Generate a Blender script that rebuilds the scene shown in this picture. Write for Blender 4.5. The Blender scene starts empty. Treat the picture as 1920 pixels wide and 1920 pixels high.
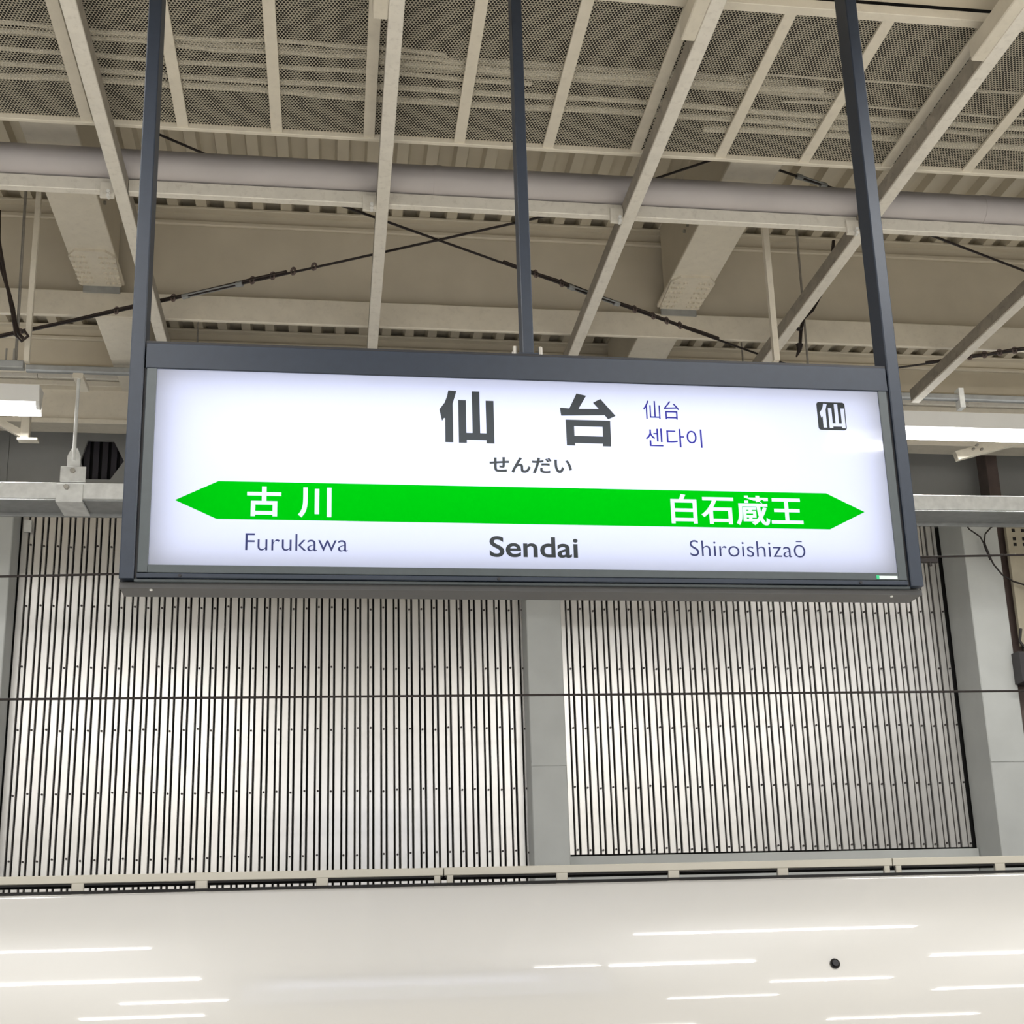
import bpy, bmesh, math, random
from mathutils import Matrix, Vector
random.seed(7)
SC = bpy.context.scene
COL = SC.collection
R = math.radians

# ------------------------------------------------------------------ camera
EYE = 1.9
cd = bpy.data.cameras.new('camera'); cam = bpy.data.objects.new('camera', cd); COL.objects.link(cam)
cd.sensor_fit = 'HORIZONTAL'; cd.sensor_width = 36.0
cd.lens = 45.0
cd.shift_x = 3.0 / 1920; cd.shift_y = 169.0 / 1920
cd.clip_end = 200
# columns: right, up, back; camera looks along -Z
m4 = Matrix(((0.990428, -0.00768663, -0.13781616, 0.0),
             (-0.13508849, -0.25901922, -0.95637866, 0.0),
             (-0.02834571, 0.96584158, -0.25757826, EYE),
             (0, 0, 0, 1)))
cam.matrix_world = m4
SC.camera = cam

# ------------------------------------------------------------------ world, exposure
w = bpy.data.worlds.new('night'); SC.world = w; w.use_nodes = True
w.node_tree.nodes['Background'].inputs[0].default_value = (0.55, 0.58, 0.65, 1)
w.node_tree.nodes['Background'].inputs[1].default_value = 0.05
vs = SC.view_settings
vs.view_transform = 'Standard'; vs.look = 'None'; vs.gamma = 1.0; vs.use_curve_mapping = False
vs.exposure = 0.24
LAMP = 68.0          # watts of one platform luminaire
LAMP_COL = (1.0, 0.985, 0.955)

# ------------------------------------------------------------------ materials
MATS = {}
def mat(name, col, rough=0.5, metal=0.0, var=0.08, scale=6.0, bump=0.0, stretch=(1, 1, 1), coat=0.0, dirt=None, dirt_amt=0.0, spec=0.5):
    if name in MATS: return MATS[name]
    M = bpy.data.materials.new(name); M.use_nodes = True
    nt = M.node_tree; b = nt.nodes['Principled BSDF']
    b.inputs['Roughness'].default_value = rough; b.inputs['Metallic'].default_value = metal
    b.inputs['Specular IOR Level'].default_value = spec
    if coat: b.inputs['Coat Weight'].default_value = coat; b.inputs['Coat Roughness'].default_value = 0.03
    tc = nt.nodes.new('ShaderNodeTexCoord'); mp = nt.nodes.new('ShaderNodeMapping')
    mp.inputs['Scale'].default_value = stretch
    nt.links.new(tc.outputs['Object'], mp.inputs['Vector'])
    nz = nt.nodes.new('ShaderNodeTexNoise'); nz.inputs['Scale'].default_value = scale; nz.inputs['Detail'].default_value = 5
    nt.links.new(mp.outputs[0], nz.inputs['Vector'])
    cr = nt.nodes.new('ShaderNodeValToRGB'); e = cr.color_ramp.elements
    e[0].position = 0.3; e[1].position = 0.7
    e[0].color = tuple(c * (1 - var) for c in col) + (1,); e[1].color = tuple(min(1, c * (1 + var)) for c in col) + (1,)
    nt.links.new(nz.outputs['Fac'], cr.inputs['Fac'])
    out = cr.outputs['Color']
    if dirt:
        n2 = nt.nodes.new('ShaderNodeTexNoise'); n2.inputs['Scale'].default_value = scale * 2.3; n2.inputs['Detail'].default_value = 8
        n2.inputs['Roughness'].default_value = 0.7
        nt.links.new(mp.outputs[0], n2.inputs['Vector'])
        r2 = nt.nodes.new('ShaderNodeValToRGB'); r2.color_ramp.elements[0].position = 0.52; r2.color_ramp.elements[1].position = 0.68
        r2.color_ramp.elements[1].color = (dirt_amt,) * 3 + (1,)
        nt.links.new(n2.outputs['Fac'], r2.inputs['Fac'])
        mx = nt.nodes.new('ShaderNodeMix'); mx.data_type = 'RGBA'
        nt.links.new(r2.outputs['Color'], mx.inputs['Factor']); nt.links.new(out, mx.inputs['A'])
        mx.inputs['B'].default_value = tuple(dirt) + (1,)
        out = mx.outputs['Result']
    nt.links.new(out, b.inputs['Base Color'])
    if bump:
        bp = nt.nodes.new('ShaderNodeBump'); bp.inputs['Strength'].default_value = bump; bp.inputs['Distance'].default_value = 0.01
        nt.links.new(nz.outputs['Fac'], bp.inputs['Height']); nt.links.new(bp.outputs[0], b.inputs['Normal'])
    MATS[name] = M
    return M

CREAM = mat('cream_paint', (0.78, 0.72, 0.605), 0.45, var=0.04, scale=9, dirt=(0.36, 0.31, 0.25), dirt_amt=0.14)
RAFTER = mat('rafter_paint', (0.86, 0.815, 0.73), 0.45, var=0.04, scale=11, dirt=(0.40, 0.35, 0.29), dirt_amt=0.25)
GIRDER = mat('girder_paint', (0.62, 0.56, 0.45), 0.5, var=0.05, scale=3)
DECK = mat('deck_paint', (0.58, 0.525, 0.42), 0.5, var=0.06, scale=3)
PIPE = mat('grey_pipe', (0.52, 0.485, 0.485), 0.4, var=0.05, scale=3)
DARK = mat('dark_powder_coat', (0.021, 0.029, 0.046), 0.42, var=0.06, scale=30, bump=0.02, spec=0.35)
BEZEL = mat('grey_bezel', (0.045, 0.057, 0.064), 0.4, var=0.05, scale=30)
BLACKGAP = mat('black_rubber', (0.008, 0.008, 0.012), 0.6)
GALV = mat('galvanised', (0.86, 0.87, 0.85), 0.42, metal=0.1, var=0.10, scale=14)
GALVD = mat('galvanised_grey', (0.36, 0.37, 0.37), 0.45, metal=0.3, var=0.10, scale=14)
ALU = mat('aluminium_slat', (0.77, 0.755, 0.735), 0.30, metal=0.72, var=0.06, scale=3, stretch=(1, 1, 0.35))
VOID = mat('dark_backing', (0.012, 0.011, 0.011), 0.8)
COLGREY = mat('column_grey', (0.64, 0.66, 0.645), 0.5, var=0.06, scale=2.5)
WALLUP = mat('upper_wall_grey', (0.40, 0.40, 0.385), 0.55, var=0.08, scale=2)
TRAIN = mat('train_ivory', (0.575, 0.565, 0.545), 0.3, var=0.012, scale=1.2, coat=1.0)
TRAINROOF = mat('train_beige', (0.56, 0.53, 0.455), 0.35, var=0.03, scale=2)
WIRE = mat('dark_wire', (0.018, 0.012, 0.011), 0.5)
CABLE = mat('brown_cable', (0.030, 0.019, 0.015), 0.55, var=0.25, scale=30)
STEELROD = mat('steel_rod', (0.33, 0.31, 0.28), 0.45, metal=0.4, var=0.2, scale=12)
BOLT = mat('bolt_steel', (0.40, 0.38, 0.34), 0.4, metal=0.5)
FLOORM = mat('platform_concrete', (0.66, 0.645, 0.61), 0.5, var=0.08, scale=3)
BALLAST = mat('track_slab', (0.33, 0.32, 0.31), 0.8, var=0.2, scale=6)
BROWN = mat('brown_steel', (0.13, 0.095, 0.085), 0.5, var=0.2, scale=6)
PLATE = mat('beige_plate', (0.50, 0.45, 0.34), 0.5, var=0.08, scale=6)
LUMW = mat('luminaire_white', (0.86, 0.85, 0.82), 0.35, var=0.02)
LENS = mat('black_lens', (0.006, 0.006, 0.008), 0.12)
SCREW = mat('dark_screw', (0.05, 0.04, 0.04), 0.5)
WHITEPIPE = mat('pale_conduit', (0.80, 0.75, 0.64), 0.5, var=0.04)
STICK = mat('maker_sticker', (0.55, 0.62, 0.62), 0.4)
STICKG = mat('maker_sticker_green', (0.02, 0.42, 0.18), 0.4)

def emis(name, col, st):
    M = bpy.data.materials.new(name); M.use_nodes = True; nt = M.node_tree
    nt.nodes.clear(); e = nt.nodes.new('ShaderNodeEmission'); o = nt.nodes.new('ShaderNodeOutputMaterial')
    e.inputs[0].default_value = tuple(col) + (1,); e.inputs[1].default_value = st
    nt.links.new(e.outputs[0], o.inputs[0]); return M
TUBE = emis('led_tube', (1, 0.985, 0.955), 4.6)

def acrylic():
    M = bpy.data.materials.new('backlit_acrylic'); M.use_nodes = True; nt = M.node_tree; nt.nodes.clear()
    o = nt.nodes.new('ShaderNodeOutputMaterial')
    t = nt.nodes.new('ShaderNodeBsdfTranslucent'); t.inputs[0].default_value = (0.73, 0.78, 1.0, 1)
    d = nt.nodes.new('ShaderNodeBsdfDiffuse'); d.inputs[0].default_value = (0.75, 0.77, 0.86, 1)
    mx = nt.nodes.new('ShaderNodeMixShader'); mx.inputs[0].default_value = 0.25
    nt.links.new(t.outputs[0], mx.inputs[1]); nt.links.new(d.outputs[0], mx.inputs[2])
    g = nt.nodes.new('ShaderNodeBsdfGlossy'); g.inputs['Roughness'].default_value = 0.04
    fr = nt.nodes.new('ShaderNodeFresnel'); fr.inputs[0].default_value = 1.45
    m2 = nt.nodes.new('ShaderNodeMixShader')
    nt.links.new(fr.outputs[0], m2.inputs[0]); nt.links.new(mx.outputs[0], m2.inputs[1]); nt.links.new(g.outputs[0], m2.inputs[2])
    nt.links.new(m2.outputs[0], o.inputs[0]); return M
ACRYL = acrylic()
def ink(name, col):
    M = bpy.data.materials.new(name); M.use_nodes = True; nt = M.node_tree; nt.nodes.clear()
    o = nt.nodes.new('ShaderNodeOutputMaterial'); t = nt.nodes.new('ShaderNodeBsdfTransparent')
    t.inputs[0].default_value = tuple(col) + (1,)
    nt.links.new(t.outputs[0], o.inputs[0]); return M
INK_GREEN = ink('green_film', (0.0, 0.68, 0.006))
INK_DARK = ink('charcoal_film', (0.115, 0.115, 0.088))
INK_NAVY = ink('navy_film', (0.10, 0.105, 0.20))
INK_VIOLET = ink('violet_film', (0.07, 0.06, 0.30))

def mesh_mat():
    # perforated sheet: staggered round holes that light and sight pass through
    M = bpy.data.materials.new('perforated_sheet'); M.use_nodes = True; nt = M.node_tree
    b = nt.nodes['Principled BSDF']; b.inputs['Base Color'].default_value = (0.50, 0.455, 0.36, 1); b.inputs['Roughness'].default_value = 0.5
    o = nt.nodes['Material Output']
    tc = nt.nodes.new('ShaderNodeTexCoord'); sx = nt.nodes.new('ShaderNodeSeparateXYZ')
    nt.links.new(tc.outputs['Object'], sx.inputs[0])
    P = 0.0185; Q = P * math.sqrt(3)
    def mth(op, a, bb=None):
        n = nt.nodes.new('ShaderNodeMath'); n.operation = op
        for i, v in enumerate((a, bb)):
            if v is None: continue
            if isinstance(v, (int, float)): n.inputs[i].default_value = v
            else: nt.links.new(v, n.inputs[i])
        return n.outputs[0]
    def cell(dx, dy):
        x = mth('SUBTRACT', mth('MODULO', mth('ADD', sx.outputs[0], 50 * P + dx), P), P / 2)
        y = mth('SUBTRACT', mth('MODULO', mth('ADD', sx.outputs[1], 50 * Q + dy), Q), Q / 2)
        return mth('ADD', mth('MULTIPLY', x, x), mth('MULTIPLY', y, y))
    dd = mth('MINIMUM', cell(0, 0), cell(P / 2, Q / 2))
    hole = mth('LESS_THAN', dd, (P * 0.375) ** 2)
    tr = nt.nodes.new('ShaderNodeBsdfTransparent'); mx = nt.nodes.new('ShaderNodeMixShader')
    nt.links.new(hole, mx.inputs[0]); nt.links.new(b.outputs[0], mx.inputs[1]); nt.links.new(tr.outputs[0], mx.inputs[2])
    nt.links.new(mx.outputs[0], o.inputs[0]); return M
MESH = mesh_mat()

# ------------------------------------------------------------------ builders
def put(o, parent=None, **kw):
    COL.objects.link(o)
    if parent: o.parent = parent
    for k, v in kw.items(): o[k] = v
    return o
def thing(name, label, cat, loc=(0, 0, 0), group=None):
    o = bpy.data.objects.new(name, None); COL.objects.link(o); o.location = loc
    o.empty_display_size = 0.1
    o['label'] = label; o['category'] = cat
    if group: o['group'] = group
    return o
def origin(p):
    v = Vector((0, 0, 0))
    while p: v += p.location; p = p.parent
    return v
class MB:
    def __init__(s): s.v = []; s.f = []
    def add(s, vs, fs):
        n = len(s.v); s.v += [tuple(v) for v in vs]; s.f += [tuple(i + n for i in f) for f in fs]; return s
    def box(s, x0, x1, y0, y1, z0, z1):
        return s.add([(x0, y0, z0), (x1, y0, z0), (x1, y1, z0), (x0, y1, z0), (x0, y0, z1), (x1, y0, z1), (x1, y1, z1), (x0, y1, z1)],
                     [(0, 3, 2, 1), (4, 5, 6, 7), (0, 1, 5, 4), (1, 2, 6, 5), (2, 3, 7, 6), (3, 0, 4, 7)])
    def bev(s, x0, x1, y0, y1, z0, z1, b=0.004, axis='x'):
        # box with chamfered long edges, long axis x, y or z
        def ring(a0, a1, c0, c1): return [(a0 + b, c0), (a1 - b, c0), (a1, c0 + b), (a1, c1 - b), (a1 - b, c1), (a0 + b, c1), (a0, c1 - b), (a0, c0 + b)]
        if axis == 'x': return s.prism([(p[0], p[1]) for p in ring(y0, y1, z0, z1)], x0, x1, 'x')
        if axis == 'y': return s.prism(ring(x0, x1, z0, z1), y0, y1, 'y')
        return s.prism(ring(x0, x1, y0, y1), z0, z1, 'z')
    def prism(s, poly, a, b, axis):
        n = len(poly)
        def P(p, t): return (t, p[0], p[1]) if axis == 'x' else ((p[0], t, p[1]) if axis == 'y' else (p[0], p[1], t))
        vs = [P(p, a) for p in poly] + [P(p, b) for p in poly]
        fs = [tuple(range(n)), tuple(range(2 * n - 1, n - 1, -1))] + [(i, i + n, (i + 1) % n + n, (i + 1) % n) for i in range(n)]
        return s.add(vs, fs)
    def tube(s, pts, r, n=8, r2=None):
        pts = [Vector(p) for p in pts]; rings = []
        for i, p in enumerate(pts):
            d = (pts[min(i + 1, len(pts) - 1)] - pts[max(i - 1, 0)]).normalized()
            u = d.orthogonal().normalized() if i == 0 else (u - d * u.dot(d)).normalized()
            v = d.cross(u)
            rr = r if r2 is None else r + (r2 - r) * i / (len(pts) - 1)
            rings.append([p + (u * math.cos(2 * math.pi * k / n) + v * math.sin(2 * math.pi * k / n)) * rr for k in range(n)])
        vs = [q for rg in rings for q in rg]; fs = []
        for i in range(len(pts) - 1):
            for k in range(n):
                a = i * n + k; b = i * n + (k + 1) % n
                fs.append((a, b, b + n, a + n))
        fs.append(tuple(range(n - 1, -1, -1))); fs.append(tuple(range(len(vs) - n, len(vs))))
        return s.add(vs, fs)
    def beam(s, p, q, wx, wz):
        # rectangular bar between two points, width wx across (horizontal), wz tall
        p = Vector(p); q = Vector(q); d = (q - p).normalized(); u = d.cross(Vector((0, 0, 1)))
        u = u.normalized() if u.length > 1e-4 else Vector((1, 0, 0)); v = u.cross(d)
        vs = []
        for c in (p, q):
            for a, b in ((-1, -1), (1, -1), (1, 1), (-1, 1)): vs.append(c + u * a * wx / 2 + v * b * wz / 2)
        return s.add(vs, [(0, 1, 2, 3), (7, 6, 5, 4), (0, 4, 5, 1), (1, 5, 6, 2), (2, 6, 7, 3), (3, 7, 4, 0)])
    def mesh(s, name, mt, off=Vector((0, 0, 0)), smooth=False):
        me = bpy.data.meshes.new(name)
        me.from_pydata([(v[0] - off[0], v[1] - off[1], v[2] - off[2]) for v in s.v], [], s.f)
        bm = bmesh.new(); bm.from_mesh(me); bmesh.ops.recalc_face_normals(bm, faces=bm.faces); bm.to_mesh(me); bm.free()
        me.materials.append(mt)
        if smooth:
            for p in me.polygons: p.use_smooth = True
            if hasattr(me, 'set_sharp_from_angle'): me.set_sharp_from_angle(angle=R(40))
        return me
    def build(s, name, mt, parent=None, smooth=False, **kw):
        o = bpy.data.objects.new(name, s.mesh(name, mt, origin(parent), smooth)); put(o, parent, **kw); return o
    def solo(s, name, mt, label, cat, group=None, smooth=False):
        # a one-mesh thing with its origin at the base
        xs = [v[0] for v in s.v]; ys = [v[1] for v in s.v]; zs = [v[2] for v in s.v]
        c = Vector(((min(xs) + max(xs)) / 2, (min(ys) + max(ys)) / 2, min(zs)))
        o = bpy.data.objects.new(name, s.mesh(name, mt, c, smooth)); o.location = c; put(o, None, label=label, category=cat)
        if group: o['group'] = group
        return o
def structure(o): o['kind'] = 'structure'; return o
def sempty(name, loc):
    o = bpy.data.objects.new(name, None); o.location = loc; put(o); o['kind'] = 'structure'; o.empty_display_size = 0.1; return o

# ================================================================== SETTING
structure(MB().box(-14, 18, -10, 6.75, -0.3, 0.0).build('floor', FLOORM))
structure(MB().box(-14, 18, 6.75, 12.9, -1.6, -1.25).build('floor_track', BALLAST))
e = sempty('trim_1', (0, 6.6, 0.001))
for k in range(32): MB().box(-14 + k + 0.01, -13.01 + k, 6.25, 6.55, 0.0, 0.006).build('tactile_tile', mat('yellow_tile', (0.75, 0.50, 0.03), 0.6), e)
structure(MB().box(-14, 18, -10.2, -10, -0.3, 8.2).build('wall_front', mat('front_wall', (0.80, 0.79, 0.75), 0.6)))

# --- back wall: slatted aluminium cladding
WY = 12.5
wall = sempty('wall_back', (0, WY, -1.25))
MB().box(-5.0, 9.0, WY + 0.06, WY + 0.25, -1.25, 6.17).build('backing', VOID, wall)
PITCH = 0.1275
def slat_mesh(wd, z0, z1, d):
    x = wd / 2
    return MB().prism([(-x, 0.006), (-x + 0.004, 0), (x - 0.004, 0), (x, 0.006), (x, d), (-x, d)], z0, z1, 'z').mesh('slat', ALU)
wide = slat_mesh(0.061, 0.0, 7.42, 0.05); narrow = slat_mesh(0.0355, 0.0, 7.42, 0.045)
wideS = slat_mesh(0.061, 3.97, 7.42, 0.05); narrowS = slat_mesh(0.0355, 3.97, 7.42, 0.045)
screws = MB()
ROWS = (2.76, 3.37, 3.97, 4.58, 5.19, 5.80)
def screw_at(x, z):
    screws.tube([(x, WY + 0.006, z), (x, WY - 0.006, z)], 0.0105, 6)
def panel(x0, x1, mw, mn):
    k = 0; x = x0
    while x + 0.12 < x1:
        for dx, me in ((0.034, mw), (0.0965, mn)):
            o = bpy.data.objects.new('slat', me); put(o, wall)
            o.location = (x + dx, 0.0 if me is mw else 0.006, 0.0)
            o.rotation_euler.z = random.uniform(-0.012, 0.012)
        for z in ROWS:
            if random.random() < 0.97: screw_at(x + 0.0965 + random.uniform(-0.004, 0.004), z + random.uniform(-0.012, 0.012))
        x += PITCH
panel(-4.55, -3.62, wide, narrow)
panel(-3.03, 1.95, wide, narrow)
panel(2.30, 6.53, wideS, narrowS)
panel(7.0, 8.7, wide, narrow)
screws.build('screw_row', SCREW, wall, kind='stuff')
MB().bev(2.28, 6.52, WY - 0.06, WY + 0.05, 2.60, 2.70, 0.006).build('sill', COLGREY, wall)
MB().box(2.28, 6.52, WY - 0.02, WY + 0.06, -1.25, 2.60).build('plinth', COLGREY, wall)
MB().box(-5, 9, WY - 0.03, WY + 0.06, 6.16, 6.22).build('head_rail', GALVD, wall)
# upper wall with hexagonal opening, made of panels around the hole
hexpts = [(-2.508, 6.70), (-2.452, 6.917), (-2.198, 6.917), (-2.088, 6.70), (-2.213, 6.50), (-2.455, 6.50)]
def hexwall():
    b = MB(); y0, y1 = WY - 0.02, WY + 0.02
    # left block, right block, top and bottom pieces fanned round the hexagon
    X0, X1, Z0, Z1 = -3.2, -1.5, 6.22, 7.45
    outer = [(X0, 6.70), (X0, Z1), (X1, Z1), (X1, 6.70), (X1, Z0), (X0, Z0)]
    for i in range(6):
        j = (i + 1) % 6
        q = [outer[i], outer[j], hexpts[j], hexpts[i]]
        b.prism(q, y0, y1, 'y')
    return b
hexwall().build('upper_panel', WALLUP, wall)
for x0, x1 in ((-5.0, -3.205), (-1.495, 0.3), (0.305, 2.1), (2.105, 3.9), (3.905, 5.7), (5.705, 7.2), (7.205, 9.0)):
    MB().box(x0, x1, WY - 0.02, WY + 0.02, 6.22, 7.45).build('upper_panel', WALLUP, wall)
MB().box(-2.62, -2.0, WY + 0.12, WY + 0.14, 6.4, 7.0).build('vent_back', VOID, wall)
for k in range(5):
    x = -2.49 + k * 0.088
    MB().box(x, x + 0.055, WY + 0.05, WY + 0.07, 6.42, 6.98).build('vent_slat', mat('vent_dark', (0.05, 0.045, 0.055), 0.5), wall)
MB().box(-3.0, -2.93, WY - 0.05, WY - 0.02, 5.93, 6.05).build('bracket', GALV, wall)

# columns in front of the wall
def column(x0, x1, yf, label, mt=COLGREY):
    t = thing('steel_column', label, 'column', ((x0 + x1) / 2, yf, -1.25))
    MB().bev(x0, x1, yf, WY + 0.0, -1.25, 6.25, 0.008, 'z').build('shaft', mt, t)
    return t
c = column(-3.60, -3.04, 12.2, 'pale grey wall column beside the hexagonal vent')
c = column(1.913, 2.265, 12.2, 'pale grey column between the two slatted wall panels below the station sign')
MB().box(1.915, 2.263, 12.194, 12.2, 3.55, 3.575).build('joint_band', COLGREY, c)
c = column(6.53, 6.93, 12.0, 'pale grey column with a forked black cable beside the perforated plate')
MB().box(6.532, 6.928, 11.992, 12.0, 3.52, 3.545).build('joint_band', COLGREY, c)

# side walls / closing far ends are open track; sky is night.

# --- corrugated roof deck
ZD = 7.6
roof = sempty('ceiling', (0, 0, ZD))
DP = 0.2205; ph = -1.379
def deck():
    sheets = []
    k0, k1 = -26, 50
    for a in range(k0, k1, 4):
        prof = []
        for k in range(a, a + 4):
            c = ph + DP * k
            h = 0.055; s = 0.014
            prof += [(c - DP / 2, ZD), (c - h - s, ZD), (c - h + 0.004, ZD + 0.075), (c + h - 0.004, ZD + 0.075), (c + h + s, ZD)]
        prof.append((ph + DP * (a + 3) + DP / 2, ZD))
        up = [(p[0], p[1] + 0.004) for p in reversed(prof)]
        sheets.append(prof + up)
    return sheets
for pr in deck():
    b = MB(); n = len(pr); half = n // 2
    for y in ((-10.0, 12.9),):
        vs = [(p[0], y[0], p[1]) for p in pr] + [(p[0], y[1], p[1]) for p in pr]
        fs = [(i, (i + 1) % n, (i + 1) % n + n, i + n) for i in range(n)]
        b.add(vs, fs)
    b.build('deck_sheet', DECK, roof)

# ================================================================== ROOF STEEL
def girder(yw, zbot, label, strip=None):
    t = thing('roof_girder', label, 'girder', (2, yw, zbot))
    MB().box(-6, 11, yw, yw + 0.02, zbot, ZD - 0.02).build('web', GIRDER, t)
    MB().bev(-6, 11, yw - 0.07, yw + 0.13, ZD - 0.022, ZD - 0.001, 0.004).build('top_flange', GIRDER, t)
    if strip: MB().bev(-6, 11, strip[0], strip[0] + 0.035, strip[1], strip[2], 0.006).build('bottom_chord', CREAM, t)
    # rolled stiffener line under the flange
    MB().bev(-6, 11, yw - 0.03, yw, ZD - 0.14, ZD - 0.10, 0.008).build('stiffener', GIRDER, t)
    return t
g1 = girder(9.27, 6.80, 'deep beige roof girder under the corrugated deck, with a cream bottom chord', (9.19, 6.605, 6.82))
g2 = girder(11.37, 7.15, 'beige roof girder furthest along the deck above the slatted wall', (11.30, 7.10, 7.18))

def bolts(b, pts, r=0.016, h=0.012):
    for x, y, z in pts: b.tube([(x, y, z), (x, y, z - h)], r, 6)
def cross(x0, x1, label):
    t = thing('cross_girder', label, 'girder', ((x0 + x1) / 2, 8, 6.87))
    xc = (x0 + x1) / 2
    MB().bev(x0, x1, 5.9, 9.185, 6.87, 6.90, 0.005, 'y').build('bottom_flange', CREAM, t)
    MB().box(xc - 0.11, xc + 0.11, 5.9, 9.185, 6.90, ZD - 0.002).build('web', GIRDER, t)
    gp = MB().prism([(x0 + 0.0, 8.74), (x0 + 0.06, 8.66), (x1 - 0.06, 8.66), (x1 - 0.0, 8.74), (x1 - 0.02, 9.17), (x0 + 0.02, 9.17)], 6.85, 6.87, 'z').build('gusset_plate', CREAM, t)
    bb = MB(); pts = []
    for sx in (-1, 1):
        for ix in range(3):
            for iy in range(6):
                pts.append((xc + sx * (0.06 + ix * 0.042), 8.74 + iy * 0.075, 6.85))
    for p in pts: 
        o = MB().tube([(p[0], p[1], p[2]), (p[0], p[1], p[2] - 0.016)], 0.015, 6).build('bolt', CREAM, gp)
    MB().box(x0 + 0.03, x1 - 0.03, 9.17, 9.187, 6.80, 6.87).build('end_plate', GALVD, t)
    # next bay
    MB().bev(x0, x1, 9.36, 11.29, 6.93, 6.96, 0.005, 'y').build('bottom_flange', CREAM, t)
    MB().box(xc - 0.11, xc + 0.11, 9.36, 11.29, 6.96, ZD - 0.03).build('web', GIRDER, t)
    g2p = MB().box(x0 + 0.03, x1 - 0.03, 9.45, 9.8, 6.912, 6.93).build('gusset_plate', CREAM, t)
    for sx in (-1, 1):
        for ix in range(2):
            for iy in range(4): MB().tube([(xc + sx * (0.06 + ix * 0.05), 9.5 + iy * 0.075, 6.912), (xc + sx * (0.06 + ix * 0.05), 9.5 + iy * 0.075, 6.897)], 0.015, 6).build('bolt', CREAM, g2p)
    # flange bolts on the web side
    for iy in range(7):
        for s in (-1, 1):
            MB().tube([(xc + s * 0.11, 7.95 + iy * 0.09, 7.15), (xc + s * 0.128, 7.95 + iy * 0.09, 7.15)], 0.014, 6).build('bolt', BOLT, t)
    return t
cross(-1.935, -1.60, 'wide cream cross girder with bolted gusset beside the pair of hanger rods')
cross(2.60, 2.955, 'wide cream cross girder with bolted gusset beside the angle hanger and thin rod')

# rafters
RAFT = (-1.302, 0.294, 1.883, 3.482, 5.072)
RW = 0.039
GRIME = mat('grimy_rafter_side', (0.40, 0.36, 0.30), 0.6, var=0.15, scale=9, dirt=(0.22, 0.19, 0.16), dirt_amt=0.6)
rls = ('cream steel rafter ending above the sign at its Furukawa end',
       'cream steel rafter passing between the Furukawa-end post and the middle post of the sign',
       'cream steel rafter with grimy side between the middle post and the Shiroishizao-end post',
       'cream steel rafter with grimy side crossing behind the Shiroishizao-end post',
       'cream steel rafter with grimy side ending at the lamp by the diagonal strut')
for x, rl in zip(RAFT, rls):
    t = thing('steel_rafter', rl, 'rafter', (x, 5, 6.4), 'cream rafters across the track')
    MB().bev(x - RW, x + RW, 1.0, 9.85, 6.40, 6.418, 0.003, 'y').build('bottom_flange', RAFTER, t)
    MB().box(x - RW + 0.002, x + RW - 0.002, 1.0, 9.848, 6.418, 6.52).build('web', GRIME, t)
    MB().bev(x - RW - 0.078, x - RW - 0.002, 2.0, 5.47, 6.396, 6.51, 0.006, 'y').build('splice_bar', CREAM, t)
    cl = MB().bev(x - RW - 0.085, x - RW, 7.165, 7.188, 6.375, 6.475, 0.003, 'z').build('clip_plate', RAFTER, t)
    for dz in (0.0, 0.03): MB().tube([(x - RW - 0.03, 7.165, 6.395 - dz), (x - RW - 0.03, 7.13, 6.395 - dz)], 0.011, 6).build('bolt', LUMW, cl)
# purlin on clips, pipe on purlin
t = thing('roof_purlin', 'white painted purlin running below the thick grey pipe', 'purlin', (2, 7.2, 6.43))
edges = [-6] + [v for x in RAFT for v in (x - RW, x + RW)] + [11]
for i in range(0, len(edges), 2):
    MB().bev(edges[i] + 0.001, edges[i + 1] - 0.001, 7.19, 7.245, 6.432, 6.518, 0.004).build('bar', RAFTER, t)
t = thing('drain_pipe', 'thick grey round pipe running across the rafters under the roof deck', 'pipe', (2, 7.227, 6.525))
MB().tube([(-6, 7.227, 6.63), (11, 7.227, 6.63)], 0.105, 28).build('pipe', PIPE, t, smooth=True)
for x in (-3.3, 0.62, 4.35, 7.6): MB().tube([(x, 7.227, 6.63), (x + 0.05, 7.227, 6.63)], 0.108, 28).build('collar', PIPE, t, smooth=True)

# --- perforated ceiling: sheets between battens
pc = thing('perforated_ceiling', 'perforated sheet ceiling in narrow bays divided by cream battens', 'ceiling', (1.5, 6, 6.6))
B0 = 0.196; BP = 0.5432
for k in range(-7, 13):
    x = B0 + BP * k
    MB().bev(x - 0.033, x + 0.033, 5.44, 6.72, 6.585, 6.604, 0.002, 'y').build('batten', CREAM, pc)
sheet = bpy.data.meshes.new('mesh_panel')
sheet.from_pydata([(0, 0, 0), (BP - 0.064, 0, 0), (BP - 0.064, 1.28, 0), (0, 1.28, 0)], [], [(0, 1, 2, 3)]); sheet.materials.append(MESH)
for k in range(-7, 12):
    o = bpy.data.objects.new('mesh_panel', sheet); put(o, pc); o.location = (B0 + BP * k + 0.032 - 1.5, 5.44 - 6, 6.604 - 6.6)
MB().box(-6, 11, 5.40, 6.95, 6.74, 6.76).build('void_shade_sheet', VOID, pc)  # black sheet added so the void behind the holes looks dark
MB().bev(-6, 11, 6.72, 6.75, 6.575, 6.612, 0.003).build('edge_angle', CREAM, pc)
MB().bev(-6, 11, 5.38, 5.44, 6.575, 6.63, 0.003).build('edge_angle', CREAM, pc)
# nearer bays of the same ceiling above the platform
for k in range(-7, 12):
    o = bpy.data.objects.new('mesh_panel', sheet); put(o, pc); o.location = (B0 + BP * k + 0.022 - 1.5, 3.7 - 6, 6.66 - 6.6)
MB().box(-6, 11, 4.98, 5.37, 6.64, 6.66).build('trough', GIRDER, pc)
MB().bev(-6, 11, 5.16, 5.20, 6.60, 6.64, 0.003).build('trough_lip', GIRDER, pc)

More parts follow.
